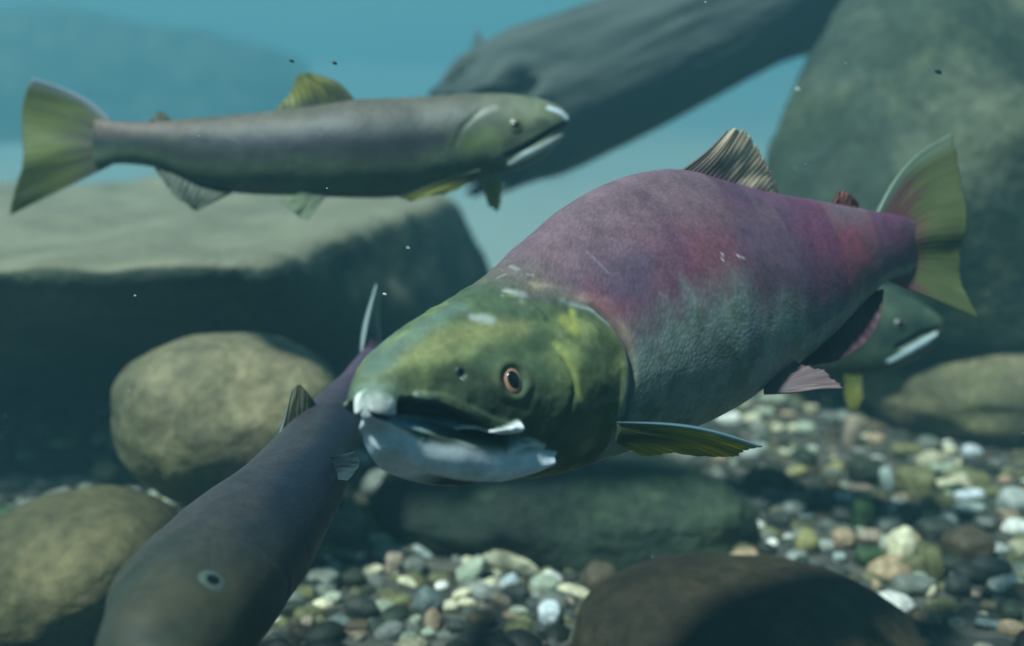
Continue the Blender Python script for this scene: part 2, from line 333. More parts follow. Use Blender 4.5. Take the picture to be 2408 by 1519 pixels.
# small gravel between them: nobody could count it
rs = np.random.RandomState(3)
NG = 9000
gx = rs.uniform(-1.5, 1.5, NG * 2); gy = .85 + 2.5 * rs.rand(NG * 2) ** 1.25
keep = np.abs(gx) < gy * .56 + .15; gx = gx[keep][:NG]; gy = gy[keep][:NG]; ng = len(gx)
base = [stone_shape(I1, 20 + k, .5, 2.2) for k in range(6)]
names = ['olive', 'grey', 'dark green', 'dark grey', 'brown', 'pale green', 'cream', 'tan', 'white', 'pale grey', 'green']
pr = np.array([.17, .16, .15, .14, .12, .06, .06, .07, .02, .04, .01]); pr /= pr.sum()
ci = rs.choice(len(names), ng, p=pr); tab = np.array([srgb(*PAL[q]) for q in names])
rad = .006 + .015 * rs.rand(ng) ** 2
VV = np.zeros((ng, len(I1), 3)); CC = np.zeros((ng, len(I1), 3))
for k in range(ng):
    s = base[k % 6] * np.array([1.0 + .5 * rs.rand(), .8 + .4 * rs.rand(), .55 + .3 * rs.rand()]) * rad[k]
    a = rs.rand() * 6.28; ca, sa = math.cos(a), math.sin(a)
    s = np.stack([s[:, 0] * ca - s[:, 1] * sa, s[:, 0] * sa + s[:, 1] * ca, s[:, 2] + s[:, 0] * rs.uniform(-.3, .3)], -1)
    VV[k] = s; CC[k] = tab[ci[k]] * rs.uniform(.5, 1.1) * (.06 + .94 * sstep(1.07, 1.18, gy[k] + rs.uniform(-.03, .03)))  # nearest stones blackened: foreground shade put into their colour
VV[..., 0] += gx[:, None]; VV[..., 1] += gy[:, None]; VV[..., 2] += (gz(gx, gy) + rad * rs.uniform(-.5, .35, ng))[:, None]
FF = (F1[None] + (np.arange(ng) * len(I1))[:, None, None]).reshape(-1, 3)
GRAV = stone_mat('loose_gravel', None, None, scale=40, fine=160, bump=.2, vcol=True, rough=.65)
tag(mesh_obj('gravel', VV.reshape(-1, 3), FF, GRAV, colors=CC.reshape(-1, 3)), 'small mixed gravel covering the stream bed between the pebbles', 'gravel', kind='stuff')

# ------------------------------------------------------------------ boulders
def boulder(name, c, hw, hh, hd, label, mat, seed, box=2.3, rough=.35, tilt=(0, 0, 0), fine=.03, warp=None, cat='boulder'):
    """c = centre point, half sizes in metres"""
    V = stone_shape(I6, seed, rough, box)
    V = V * (1 + fine * (fbm(I6, 5, seed + 40, 5) - .5) + .004 * (fbm(I6, 22, seed + 60, 3) - .5))[:, None]
    V = V * np.array([hw, hd, hh])
    if warp: V = warp(V)
    o = mesh_obj(name, V, F6, mat); o.location = c; o.rotation_euler = tuple(R(a) for a in tilt)
    return tag(o, label, cat, 'large boulders standing on the stream bed')
def hull_rock(name, pts, label, mat, seed, origin, vox=.02, smooth=6, amp=.035, cat='boulder'):
    import bmesh
    bm = bmesh.new()
    for p in pts: bm.verts.new(Vector(p) - Vector(origin))
    r_ = bmesh.ops.convex_hull(bm, input=bm.verts)
    bmesh.ops.delete(bm, geom=[v for v in bm.verts if not v.link_faces], context='VERTS')
    me = bpy.data.meshes.new(name); bm.to_mesh(me); bm.free()
    o = bpy.data.objects.new(name, me); COL.objects.link(o)
    md = o.modifiers.new('r', 'REMESH'); md.mode = 'VOXEL'; md.voxel_size = vox
    md = o.modifiers.new('s', 'SMOOTH'); md.iterations = smooth; md.factor = .8
    dg = bpy.context.evaluated_depsgraph_get(); ev = o.evaluated_get(dg)
    m2 = bpy.data.meshes.new_from_object(ev); o.modifiers.clear(); o.data = m2; m2.name = name
    nv = len(m2.vertices); co = np.zeros(nv * 3); m2.vertices.foreach_get('co', co); co = co.reshape(-1, 3)
    nr = np.zeros(nv * 3); m2.vertices.foreach_get('normal', nr); nr = nr.reshape(-1, 3)
    dsp = amp * (fbm(co, 3.0, seed, 3) - .5) * 2 + amp * .6 * (fbm(co, 11, seed + 5, 4) - .5) * 2
    m2.vertices.foreach_set('co', (co + nr * dsp[:, None]).ravel())
    m2.polygons.foreach_set('use_smooth', [True] * len(m2.polygons)); m2.materials.clear(); m2.materials.append(mat); m2.update()
    o.location = origin
    return tag(o, label, cat, 'large boulders standing on the stream bed')
ROCK_TAN = stone_mat('rock_tan_silt', srgb(80, 80, 62), srgb(156, 146, 112), srgb(118, 112, 86), scale=5, bump=.16, fine=70)
ROCK_SLAB = stone_mat('rock_slab_silt_shade', srgb(34, 44, 38), srgb(80, 88, 68), srgb(54, 64, 52), scale=3.2, bump=.6, fine=60)  # dark base: the shade of the overhanging front is in this colour
def add_silt_and_shade(m, c):  # pale silt on upward faces; the darker sides are shade put into the colour
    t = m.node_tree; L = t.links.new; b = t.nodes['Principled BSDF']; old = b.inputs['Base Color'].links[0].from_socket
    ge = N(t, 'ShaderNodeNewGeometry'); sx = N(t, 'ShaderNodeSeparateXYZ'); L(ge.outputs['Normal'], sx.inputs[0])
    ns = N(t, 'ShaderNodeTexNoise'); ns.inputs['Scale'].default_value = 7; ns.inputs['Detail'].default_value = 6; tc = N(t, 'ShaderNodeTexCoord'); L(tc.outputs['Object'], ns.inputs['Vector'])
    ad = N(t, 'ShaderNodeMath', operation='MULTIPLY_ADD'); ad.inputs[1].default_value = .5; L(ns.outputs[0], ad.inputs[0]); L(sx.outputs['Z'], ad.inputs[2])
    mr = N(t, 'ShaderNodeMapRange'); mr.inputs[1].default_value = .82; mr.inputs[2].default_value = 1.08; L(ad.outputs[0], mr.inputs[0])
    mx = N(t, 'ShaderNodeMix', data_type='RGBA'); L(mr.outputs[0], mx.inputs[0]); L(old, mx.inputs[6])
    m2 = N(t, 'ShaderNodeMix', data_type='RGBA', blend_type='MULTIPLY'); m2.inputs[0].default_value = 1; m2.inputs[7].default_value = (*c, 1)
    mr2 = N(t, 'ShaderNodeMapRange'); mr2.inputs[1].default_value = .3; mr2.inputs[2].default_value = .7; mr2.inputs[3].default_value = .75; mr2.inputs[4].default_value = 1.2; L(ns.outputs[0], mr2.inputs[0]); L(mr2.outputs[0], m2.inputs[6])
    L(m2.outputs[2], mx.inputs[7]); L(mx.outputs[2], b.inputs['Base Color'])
ROCK_GREEN = stone_mat('rock_green_algae', srgb(34, 46, 42), srgb(98, 104, 84), srgb(60, 72, 60), scale=4, bump=.6, fine=50)
add_silt_and_shade(ROCK_SLAB, srgb(116, 116, 96))
ROCK_OLIVE = stone_mat('rock_olive', srgb(56, 56, 40), srgb(120, 112, 78), srgb(88, 84, 58), scale=5, bump=.16, fine=70)
ROCK_DARK = stone_mat('rock_dark_moss', srgb(18, 28, 24), srgb(66, 82, 62), srgb(34, 48, 38), scale=7, bump=.7, fine=60)
ROCK_BROWN = stone_mat('rock_brown', srgb(32, 28, 20), srgb(84, 72, 50), srgb(52, 46, 32), scale=6, bump=.5, fine=60)

def G(x, D, z=-.08): return np.array([(x - 1204) / FPX * D, D, z])
slab_pts = [P(-500, 630, 1.50), P(0, 632, 1.46), P(330, 625, 1.45), P(610, 640, 1.48), P(1060, 458, 2.55), P(960, 425, 2.9), P(-600, 425, 2.95),
            P(-500, 700, 1.50), P(300, 700, 1.48), G(-500, 2.2), G(400, 2.2), G(840, 2.15), G(1130, 2.25), G(1270, 2.7), G(-500, 3.0)]
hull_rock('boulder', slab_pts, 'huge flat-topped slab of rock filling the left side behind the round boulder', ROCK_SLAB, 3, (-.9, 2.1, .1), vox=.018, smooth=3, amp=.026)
ur = [P(2010, -40, 2.2), P(1900, 120, 2.15), P(1850, 190, 2.1), P(1810, 300, 2.05), P(1785, 430, 2.0), P(1800, 620, 1.95), P(1850, 800, 2.0), P(2100, -220, 2.3), P(2500, -300, 2.4), P(2900, -200, 2.5), P(2200, 60, 1.85), P(2350, 300, 1.75), P(2150, 500, 1.75), P(2700, 400, 1.8),
      P(2100, 850, 1.85), P(2500, 850, 1.85), G(1900, 2.3), G(2900, 2.2), G(1900, 3.1), G(3000, 3.2), P(2200, 0, 2.9), P(3000, 0, 3.1)]
hull_rock('boulder', ur, 'towering grey green boulder rising out of the top right corner behind the tail', ROCK_GREEN, 8, (1.1, 2.2, .3), vox=.022, smooth=7, amp=.02)
boulder('boulder', P(548, 985, 1.40), .145, .112, .14, 'round pale-topped boulder in front of the flat slab, beside the diving salmon\'s fin', ROCK_TAN, 4, box=2.2, rough=.25, tilt=(-8, 3, 10))
boulder('boulder', P(175, 1340, 1.25), .125, .088, .13, 'low tan boulder at bottom left, half behind the diving salmon\'s head', ROCK_OLIVE, 12, box=2.1, rough=.22, tilt=(0, -8, 0))
boulder('boulder', P(1765, 1540, 1.14), .185, .088, .14, 'smooth dark brown boulder in the bottom foreground below the pebbles', ROCK_BROWN, 5, box=2.2, rough=.2, tilt=(0, 4, 0))
boulder('boulder', P(1330, 1190, 1.55), .245, .085, .16, 'broad dark mossy boulder lying on the gravel under the big salmon\'s head', ROCK_DARK, 9, box=2.2, rough=.5, tilt=(0, 4, -8), fine=.06)
boulder('boulder', P(2370, 905, 1.98), .25, .105, .2, 'smooth rounded boulder at the right edge below the green tail fin', ROCK_TAN, 15, box=2.3, rough=.25, tilt=(0, -2, 0))
# far shapes fading in the water
boulder('boulder', (-6.0, 14.0, .45), 3.6, 1.1, 1.5, 'vague bluish boulder far off behind the upper salmon\'s tail', ROCK_GREEN, 21, rough=.5)

# fallen log
def log():
    root = empty('log', P(1500, 200, 2.4))
    A = [(1150, 300, 2.25, .13), (1230, 255, 2.3, .155), (1400, 190, 2.38, .155), (1600, 100, 2.46, .145), (1800, 5, 2.55, .145), (2050, -60, 2.7, .16), (2350, -190, 2.9, .155)]
    ctr = np.array([P(a, b_, c) for a, b_, c, _ in A]); rr = np.array([q[3] for q in A])
    n = 160; m_ = 120
    C_ = cubic(ctr, n); r_ = cubic(rr[:, None], n)[:, 0]
    T = np.gradient(C_, axis=0); T /= np.linalg.norm(T, axis=1)[:, None]
    U = np.cross(T, [0, 1, 0]); U /= np.linalg.norm(U, axis=1)[:, None]; W_ = np.cross(T, U)
    th = np.linspace(0, 2 * np.pi, m_, endpoint=False)
    ring = np.stack([np.cos(th), np.sin(th)], -1)
    Vv = C_[:, None] + r_[:, None, None] * (ring[None, :, :1] * U[:, None] + ring[None, :, 1:] * W_[:, None])
    s = np.linspace(0, 1, n)
    q = np.stack([np.repeat(s[:, None], m_, 1) * 5, np.tile(np.cos(th) * 2.2, (n, 1)), np.tile(np.sin(th) * 2.2, (n, 1))], -1)
    disp = (fbm(q * np.array([.5, 1, 1]), 1.6, 2, 4) - .5) * .035 + (fbm(q * np.array([.35, 3, 3]), 2.5, 5, 3) - .5) * .005
    Vv = Vv + (disp[..., None]) * (Vv - C_[:, None]) / r_[:, None, None]
    # broken end
    jag = (fbm(np.tile(np.stack([np.cos(th), np.sin(th), th * 0], -1)[None], (n, 1, 1)) * 2.4, 2, 11, 3) - .5) * .25
    Vv = Vv - T[:, None] * (jag * np.exp(-s * 14)[:, None])[..., None]
    Vv = Vv.reshape(-1, 3)
    F = []
    for i in range(n - 1):
        for j in range(m_):
            F.append([i * m_ + j, i * m_ + (j + 1) % m_, (i + 1) * m_ + (j + 1) % m_, (i + 1) * m_ + j])
    F.append(list(range(m_))[::-1]); F.append([(n - 1) * m_ + j for j in range(m_)])
    m, t, b = new_mat('waterlogged_bark'); L = t.links.new
    tc = N(t, 'ShaderNodeTexCoord'); mp = N(t, 'ShaderNodeMapping'); mp.inputs['Rotation'].default_value = (0, R(-22), 0); mp.inputs['Scale'].default_value = (2.2, 9, 9)
    ns = N(t, 'ShaderNodeTexNoise'); ns.inputs['Scale'].default_value = 1.4; ns.inputs['Detail'].default_value = 6
    L(tc.outputs['Object'], mp.inputs[0]); L(mp.outputs[0], ns.inputs['Vector'])
    cr = N(t, 'ShaderNodeValToRGB'); e = cr.color_ramp.elements; e[0].position = .3; e[0].color = (.034, .05, .048, 1); e[1].position = .75; e[1].color = (.075, .092, .08, 1)
    L(ns.outputs[0], cr.inputs[0]); L(cr.outputs[0], b.inputs['Base Color']); b.inputs['Roughness'].default_value = .9
    bp = N(t, 'ShaderNodeBump'); bp.inputs['Distance'].default_value = .012; L(ns.outputs[0], bp.inputs['Height']); L(bp.outputs[0], b.inputs['Normal'])
    mesh_obj('trunk', Vv, F, m, root)
    # a broken side branch
    bb = P(1165, 150, 2.3); tip = P(1040, 215, 2.2)
    k = 14; cs = np.array([bb + (tip - bb) * i / (k - 1) for i in range(k)]); ra = np.linspace(.07, .012, k)
    Vb = []; Fb = []
    ax1 = np.cross(tip - bb, [0, 1, 0]); ax1 /= np.linalg.norm(ax1); ax2 = np.array([0, 1., 0])
    for i in range(k):
        for j in range(20):
            a = j / 20 * 2 * math.pi
            Vb.append(cs[i] + ra[i] * (1 + .35 * math.sin(3 * a + i * .4)) * (math.cos(a) * ax1 + math.sin(a) * ax2))
    for i in range(k - 1):
        for j in range(20): Fb.append([i * 20 + j, i * 20 + (j + 1) % 20, (i + 1) * 20 + (j + 1) % 20, (i + 1) * 20 + j])
    Fb.append(list(range(20))[::-1]); Fb.append([(k - 1) * 20 + j for j in range(20)])
    mesh_obj('branch_stub', Vb, Fb, m, root)
    return tag(root, 'thick sunken log slanting up to the right behind the fish', 'log')
log()

DARKC = stone_mat('algae_concrete', srgb(8, 8, 12), srgb(24, 22, 30), None, scale=5, bump=.4)

# unseen viewing room wall round the window, added to block sky light from behind
import bmesh
bm = bmesh.new()
for (x0, x1, y0, y1, z0, z1) in [(-6, 6, -.62, -.32, -.3, .15), (-6, 6, -.62, -.32, 1.05, 1.8), (-6, -1.2, -.62, -.32, .152, 1.048), (1.2, 6, -.62, -.32, .152, 1.048), (-1.2, 1.2, -1.6, -1.5, .152, 1.048)]:
    r_ = bmesh.ops.create_cube(bm, size=1)
    for v in r_['verts']: v.co = Vector(((x0 + x1) / 2 + v.co.x * (x1 - x0), (y0 + y1) / 2 + v.co.y * (y1 - y0), (z0 + z1) / 2 + v.co.z * (z1 - z0)))
me = bpy.data.meshes.new('unseen_viewing_wall'); bm.to_mesh(me); bm.free(); me.materials.append(DARKC)
vw = bpy.data.objects.new('unseen_viewing_wall', me); COL.objects.link(vw); tag(vw, 'unseen dark concrete wall of the viewing room, added to block sky light', 'wall')

# ------------------------------------------------------------------ fish
class Fish:
    def __init__(s, rings, n, m, sup=2.25, head_pos=None, pinch=None):
        A = np.array(rings, float)
        pos = np.linspace(0, 1, n) if head_pos is None else head_pos
        D = np.array([P(r[0], r[1], r[4]) for r in A]); Vt = np.array([P(r[2], r[3], r[4]) for r in A])
        D = cubic(D, n, pos); Vt = cubic(Vt, n, pos); w = cubic(A[:, 5:6], n, pos)[:, 0]
        C_ = (D + Vt) / 2; U = (D - Vt) / 2
        T = np.gradient(C_, axis=0); T /= np.linalg.norm(T, axis=1)[:, None]
        for _ in range(12): T[1:-1] = (T[:-2] + T[1:-1] * 2 + T[2:]) / 4
        T /= np.linalg.norm(T, axis=1)[:, None]
        Lt = np.cross(T, U); Lt /= np.linalg.norm(Lt, axis=1)[:, None]
        tocam = np.array([0, 0, CAMZ]) - C_
        if (Lt * tocam).sum() < 0: Lt = -Lt
        th = np.linspace(0, 2 * np.pi, m, endpoint=False)
        cx, cy = np.sin(th), np.cos(th)
        e = 2 / sup; X = np.sign(cx) * np.abs(cx) ** e; Y = np.sign(cy) * np.abs(cy) ** e
        X = np.tile(X, (n, 1)); Y = np.tile(Y, (n, 1))
        if pinch is not None:
            kk = cubic(np.array(pinch, float)[:, None], n, pos)[:, 0]
            X = X * (1 - kk[:, None] * sstep(-.1, 1, Y))
        s.V = C_[:, None] + U[:, None] * Y[..., None] + (Lt * w[:, None])[:, None] * X[..., None]
        s.n, s.m, s.th, s.C, s.U, s.L, s.T, s.w, s.pos = n, m, th, C_, U, Lt, T, w, pos
        s.t = np.repeat(pos[:, None], m, 1); s.h = np.tile(cy, (n, 1))
        s.arc = np.concatenate([[0], np.cumsum(np.linalg.norm(np.diff(C_, axis=0), axis=1))])
        girth = np.linalg.norm(U, axis=1)
        s.uv = np.stack([np.repeat(s.arc[:, None], m, 1), np.minimum(th, 2 * np.pi - th)[None] / np.pi * 2.4 * girth[:, None]], -1)
        s.near = th <= np.pi + 1e-6
        mir = (-np.arange(m)) % m
        s.mir = mir
        s.base = s.V.copy()
    def normals(s):
        V = s.V; a = np.gradient(V, axis=0); b_ = np.roll(V, -1, 1) - np.roll(V, 1, 1)
        nn = np.cross(b_, a); nn /= np.linalg.norm(nn, axis=2)[..., None] + 1e-12
        out = V - s.C[:, None]
        sg = np.sign((nn * out).sum(-1).mean()); return nn * sg
    def locate(s, px, py):
        """index of the near-side surface point seen at (px, py)"""
        x, y, d = proj(s.base[:, :s.m // 2 + 1]); q = np.hypot(x - px, y - py)
        cand = q < max(5, q.min() * 1.3 + .5)
        dd = np.where(cand, d, 9); 
        k = np.argmin(dd + q * 1e-4); i, j = divmod(k, x.shape[1]); return i, j
    def stroke(s, pts, feather=.5):
        """mask of a tapered stroke on the skin, mirrored to the other flank; pts = (x, y, radius) in frame units"""
        near = s.base[:, :s.m // 2 + 1]
        best = np.full(near.shape[:2], 1e9)
        L_ = [(s.base[s.locate(x, y)], r / FPX * .78) for x, y, r in pts]
        if len(L_) == 1: L_ = L_ * 2
        for (a, ra), (b_, rb) in zip(L_[:-1], L_[1:]):
            ab = b_ - a; q = np.clip(((near - a) @ ab) / (ab @ ab + 1e-12), 0, 1)
            d = np.linalg.norm(near - (a + q[..., None] * ab), axis=-1) / (ra + (rb - ra) * q)
            best = np.minimum(best, d)
        mk = 1 - sstep(1 - feather, 1 + feather, best)
        out = np.zeros((s.n, s.m)); out[:, :s.m // 2 + 1] = mk
        out[:, s.m // 2 + 1:] = mk[:, 1:s.m // 2][:, ::-1]
        return out
    def edge_t(s, pts):
        """fish length position of a crossing line as a function of height angle"""
        ij = sorted([(s.locate(x, y)) for x, y in pts], key=lambda q: q[1])
        th = np.array([s.th[j] for i, j in ij]); tt = np.array([s.pos[i] for i, j in ij])
        a = np.minimum(s.th, 2 * np.pi - s.th)
        return np.interp(a, th, tt)[None]
    def build(s, root, col, name='body', mat=None, head=.3):
        V = s.V.reshape(-1, 3); n, m = s.n, s.m
        tip0 = s.V[0].mean(0) + (s.V[0].mean(0) - s.V[3].mean(0)) * .4; tip1 = s.V[-1].mean(0)
        V = np.vstack([V, tip0, tip1]); c = np.vstack([col.reshape(-1, 3), col[0].mean(0), col[-1].mean(0)])
        msk = sstep(-.02, .02, s.t - head).reshape(-1, 1)
        uv = np.vstack([np.hstack([s.uv.reshape(-1, 2), msk]), [0, 0, 0], [s.arc[-1], 0, 1]])
        i, j = np.meshgrid(np.arange(n - 1), np.arange(m), indexing='ij')
        Q = np.stack([i * m + j, i * m + (j + 1) % m, (i + 1) * m + (j + 1) % m, (i + 1) * m + j], -1).reshape(-1, 4).tolist()
        for j in range(m):
            Q.append([n * m, (j + 1) % m, j]); Q.append([n * m + 1, (n - 1) * m + j, (n - 1) * m + (j + 1) % m])
        o = mesh_obj(name, V, Q, mat or SKIN, root, colors=c, uv=uv)
        import bmesh
        bm = bmesh.new(); bm.from_mesh(o.data); bmesh.ops.recalc_face_normals(bm, faces=bm.faces); bm.to_mesh(o.data); bm.free()
        return o

def mixc(a, b, k):
    k = np.clip(k, 0, 1)[..., None]; return a * (1 - k) + b * k
def fin(root, name, base, outer, c_base, c_tip, rays=14, rdark=.24, cora=.0003, thick=.0022, bow=(0, 0, 0), rag=.05, seed=1, nu=None, nv=40, c_lead=None, curl=0.0, label=None, mat=None, mott=.35, edge_dark=0.0):
    """a fin: rays running from the base line to the outer line (both lists of (x, y, depth))"""
    nu = nu or max(rays * 6, 40)
    B = cubic(np.array([P(*q) for q in base]), nu); O = cubic(np.array([P(*q) for q in outer]), nu)
    u = np.linspace(0, 1, nu); v = np.linspace(0, 1, nv)
    r1 = np.random.RandomState(seed); rl = r1.rand(rays + 2)
    ragg = 1 - rag * (rl[np.clip((u * rays).astype(int), 0, rays)] * .7 + .6 * np.abs(np.sin(u * rays * np.pi)) * .5)
    bw = np.array(bow, float) / FPX * .85
    bwv = np.array([bw[0], bw[2], -bw[1]])
    S = B[:, None] + (O - B)[:, None] * (v[None, :, None] * ragg[:, None, None])
    S = S + bwv * (np.sin(np.pi * v) ** 1)[None, :, None] * (1 - u)[:, None, None]
    a = np.gradient(S, axis=0); b_ = np.gradient(S, axis=1); nn = np.cross(a, b_); nn /= np.linalg.norm(nn, axis=2)[..., None] + 1e-12
    for _ in range(3): nn[1:-1, 1:-1] = (nn[:-2, 1:-1] + nn[2:, 1:-1] + nn[1:-1, :-2] + nn[1:-1, 2:]) / 4
    nn /= np.linalg.norm(nn, axis=2)[..., None] + 1e-12
    cor = np.sin(u * rays * 2 * np.pi)[:, None] * cora * sstep(0, .15, v)[None]
    wav = (fbm(np.stack([np.tile(u[:, None] * 3, (1, nv)), np.tile(v[None], (nu, 1)), np.zeros((nu, nv))], -1), 1.5, seed * 3.1, 2) - .5) * .009 * v[None]
    S = S + nn * (cor + wav + curl * v[None] ** 2)[..., None]
    th = thick * (1 - .75 * v)[None, :, None] * (1 + .9 * np.exp(-u * 25))[:, None, None]
    A_ = S + nn * th / 2; Z_ = S - nn * th / 2
    V = np.vstack([A_.reshape(-1, 3), Z_.reshape(-1, 3)])
    i, j = np.meshgrid(np.arange(nu - 1), np.arange(nv - 1), indexing='ij')
    q = np.stack([i * nv + j, (i + 1) * nv + j, (i + 1) * nv + j + 1, i * nv + j + 1], -1).reshape(-1, 4)
    F = q.tolist() + (q[:, ::-1] + nu * nv).tolist(); K = nu * nv
    for i in range(nu - 1):
        a0, a1 = i * nv + nv - 1, (i + 1) * nv + nv - 1; F.append([a0, a1, a1 + K, a0 + K]); a0, a1 = i * nv, (i + 1) * nv; F.append([a1, a0, a0 + K, a1 + K])
    for j in range(nv - 1):
        a0, a1 = j, j + 1; F.append([a0, a1, a1 + K, a0 + K]); a0, a1 = (nu - 1) * nv + j, (nu - 1) * nv + j + 1; F.append([a1, a0, a0 + K, a1 + K])
    q3 = np.stack([np.tile(u[:, None] * rays, (1, nv)), np.tile(v[None] * 3, (nu, 1)), np.zeros((nu, nv))], -1)
    mt = fbm(q3, .8, seed, 3)
    col = mixc(srgb(*c_base), srgb(*c_tip), sstep(.06, .62, v[None] + .5 * (mt - .5)) * np.ones((nu, nv)))
    ray = .5 + .5 * np.cos(u * rays * 2 * np.pi)
    col = col * (1 + mott * (mt - .5) * 2)[..., None] * (1 - rdark * ray[:, None] * np.ones((nu, nv)))[..., None]
    if edge_dark: col = col * (1 - edge_dark * sstep(.75, 1, v)[None, :, None])
    if c_lead is not None: col = mixc(col, srgb(*c_lead), np.exp(-(u * 16) ** 2)[:, None] * np.ones((nu, nv)))
    o = mesh_obj(name, V, F, mat or FIN, root, colors=np.clip(np.vstack([col.reshape(-1, 3)] * 2), 0, 1))
    if label: o['label'] = label
    return o
def eye(root, fish, px, py, r, both=True, iris=None, narrow=1.0, sink=.12, pup=.6):
    i, j = fish.locate(px, py)
    nn = fish.normals()
    for jj in ((j, (fish.m - j) % fish.m) if both else (j,)):
        p = fish.V[i, jj]; nv_ = nn[i, jj]
        nv_ = nv_ / np.linalg.norm(nv_)
        zz = nv_; yy = fish.U[i] - zz * (fish.U[i] @ zz); yy /= np.linalg.norm(yy); xx = np.cross(yy, zz); M_ = np.stack([xx, yy, zz])
        Vv, Ff = ico(4)
        W_ = Vv * np.array([r * narrow, r, r * .42])
        W_ = W_ @ M_ + p - nv_ * r * sink
        e = mesh_obj('eye', W_, Ff, iris or IRIS, root)
        W_ = Vv * np.array([r * pup * narrow, r * pup, r * .26])
        W_ = W_ @ M_ + p + nv_ * r * (.22 - sink)
        pu = mesh_obj('pupil', W_, Ff, PUPIL); pu.parent = e

# ---------------- the big salmon
def big_salmon():
    root = empty('salmon', P(1450, 800, .86))
    K = [(858, 926, 860, 982, .660, .005), (880, 905, 878, 1003, .668, .012), (880, 870, 903, 1035, .680, .020), (897, 832, 932, 1066, .694, .028), (926, 795, 978, 1096, .710, .035), (970, 757, 1048, 1119, .728, .042),
         (1030, 720, 1125, 1130, .748, .048), (1098, 680, 1208, 1131, .770, .053), (1170, 628, 1295, 1117, .792, .0565), (1240, 562, 1385, 1090, .815, .058), (1320, 492, 1475, 1060, .838, .058),
         (1410, 438, 1565, 1028, .862, .057), (1500, 408, 1650, 995, .886, .055), (1590, 400, 1730, 952, .912, .051), (1690, 425, 1800, 900, .938, .045), (1790, 450, 1862, 858, .965, .040),
         (1890, 468, 1938, 795, .992, .033), (1980, 484, 2008, 724, 1.018, .025), (2060, 498, 2072, 668, 1.040, .0175), (2112, 506, 2114, 652, 1.054, .011), (2150, 522, 2150, 640, 1.066, .003)]
    n = 440
    q = np.linspace(0, 1, n); pos = q * .62 + .38 * q ** 3.0; pos = pos / pos[-1]
    pinch = [0, 0, .02, .05, .08, .1, .14, .18, .22, .28, .34, .38, .38, .34, .3, .25, .2, .15, .1, .1, .1]
    f = Fish(K, n, 300, sup=2.25, head_pos=pos, pinch=pinch)
    S = f.stroke; nn = f.normals()
    # relief of the head
    jaw = S([(902, 1032, 20), (975, 1060, 30), (1075, 1083, 37), (1180, 1096, 35), (1262, 1080, 24), (1302, 1072, 10)], .35)
    gap = S([(900, 990, 8), (950, 985, 11), (1040, 1005, 14), (1120, 1028, 13), (1200, 1044, 10), (1250, 1040, 6)], .6)
    cav = S([(950, 956, 14), (1010, 962, 20), (1080, 985, 17), (1140, 1012, 8)], .6)
    mx_ = S([(985, 930, 9), (1050, 942, 13), (1105, 970, 12), (1170, 1000, 10), (1222, 1012, 11)], .6)
    tooth = S([(1095, 1024, 5), (1160, 1016, 8), (1218, 1005, 11)], .4)
    piece = S([(1202, 1062, 7), (1250, 1042, 10), (1280, 1052, 7)], .8)
    gum = S([(925, 1000, 9), (1000, 1003, 12), (1095, 1020, 10)], .7)
    nosew = S([(864, 944, 17), (890, 942, 20), (920, 942, 13)], .7) * (1 - .5 * sstep(.5, .7, fbm(f.base, 90, 50, 3)))
    lipt = S([(862, 1008, 9), (892, 1004, 7)], .6)
    opc = [(1325, 704), (1384, 719), (1438, 766), (1469, 820), (1476, 874), (1470, 930), (1461, 975), (1441, 1006)]
    ope = S([(x, y, 9) for x, y in opc], .7)
    opg = S([(x + 15, y + 3, 9) for x, y in opc], .7)
    preop = S([(1300, 800, 6), (1340, 860, 7), (1350, 920, 7), (1330, 990, 7), (1290, 1040, 6)], .8)
    eyer = S([(1209, 890, 46)], .3) - S([(1209, 890, 33)], .3)
    nost = S([(1090, 876, 9)], .5)
    cheekf = S([(1270, 920, 40), (1330, 930, 50), (1390, 900, 60)], .8)
    nape = S([(1190, 690, 8), (1225, 700, 8), (1280, 745, 6)], .6)
    cap = sstep(.075, .055, f.t)
    jaw = np.maximum(jaw, sstep(.27, .20, f.t) * sstep(-.70, -.80, f.h))
    gap = np.maximum(gap, cap * sstep(.20, .12, np.abs(f.h + .60))); nosew = np.maximum(nosew, .8 * cap * sstep(-.42, -.34, f.h) * sstep(.3, 0, f.h)); lipt = np.maximum(lipt, cap * sstep(-.80, -.86, f.h))
    gap = gap * (1 - nosew)
    jr = S([(902, 1044, 22), (975, 1072, 32), (1075, 1096, 38), (1180, 1108, 36), (1258, 1088, 22), (1295, 1076, 8)], .95)
    dsp = (.0080 * jr - .012 * gap * sstep(.02, .16, f.t) - .003 * gap - .009 * cav * (1 - mx_) + .0025 * mx_ + .004 * tooth + .001 * gum + .0012 * nosew + .001 * lipt
           + .0016 * ope - .0022 * opg - .0012 * preop + .0022 * eyer - .0030 * nost + .002 * cheekf + .0014 * nape)
    dsp += S([(1209, 890, 26)], .4) * -.001
    hm = sstep(.5, .4, f.t) * (1 - .9 * np.clip(jaw, 0, 1)); dsp = dsp + ((fbm(f.base, 38, 4, 4) - .5) * .0034 + (fbm(f.base, 110, 14, 3) - .5) * .0018) * (.25 + .75 * hm) * (1 - .8 * np.clip(jaw, 0, 1))
    dsp = dsp * sstep(.02, .10, f.t)
    f.V = f.V + nn * dsp[..., None]
    # colour of the skin
    h, t_ = f.h, f.t
    n1 = fbm(f.base, 22, 1, 4); n2 = fbm(f.base, 55, 6, 4); n3 = fbm(np.stack([f.uv[..., 0] * 60, f.uv[..., 1] * 14, t_ * 0], -1), 1, 3, 4); n4 = fbm(f.base, 11, 31, 3)
    st = fbm(np.stack([f.uv[..., 0] * 30, f.uv[..., 1] * 5, t_ * 0], -1), 1, 8, 3)
    tail = sstep(.55, .95, t_)
    top = mixc(srgb(104, 86, 98), srgb(130, 104, 114), n1 * 1.2)
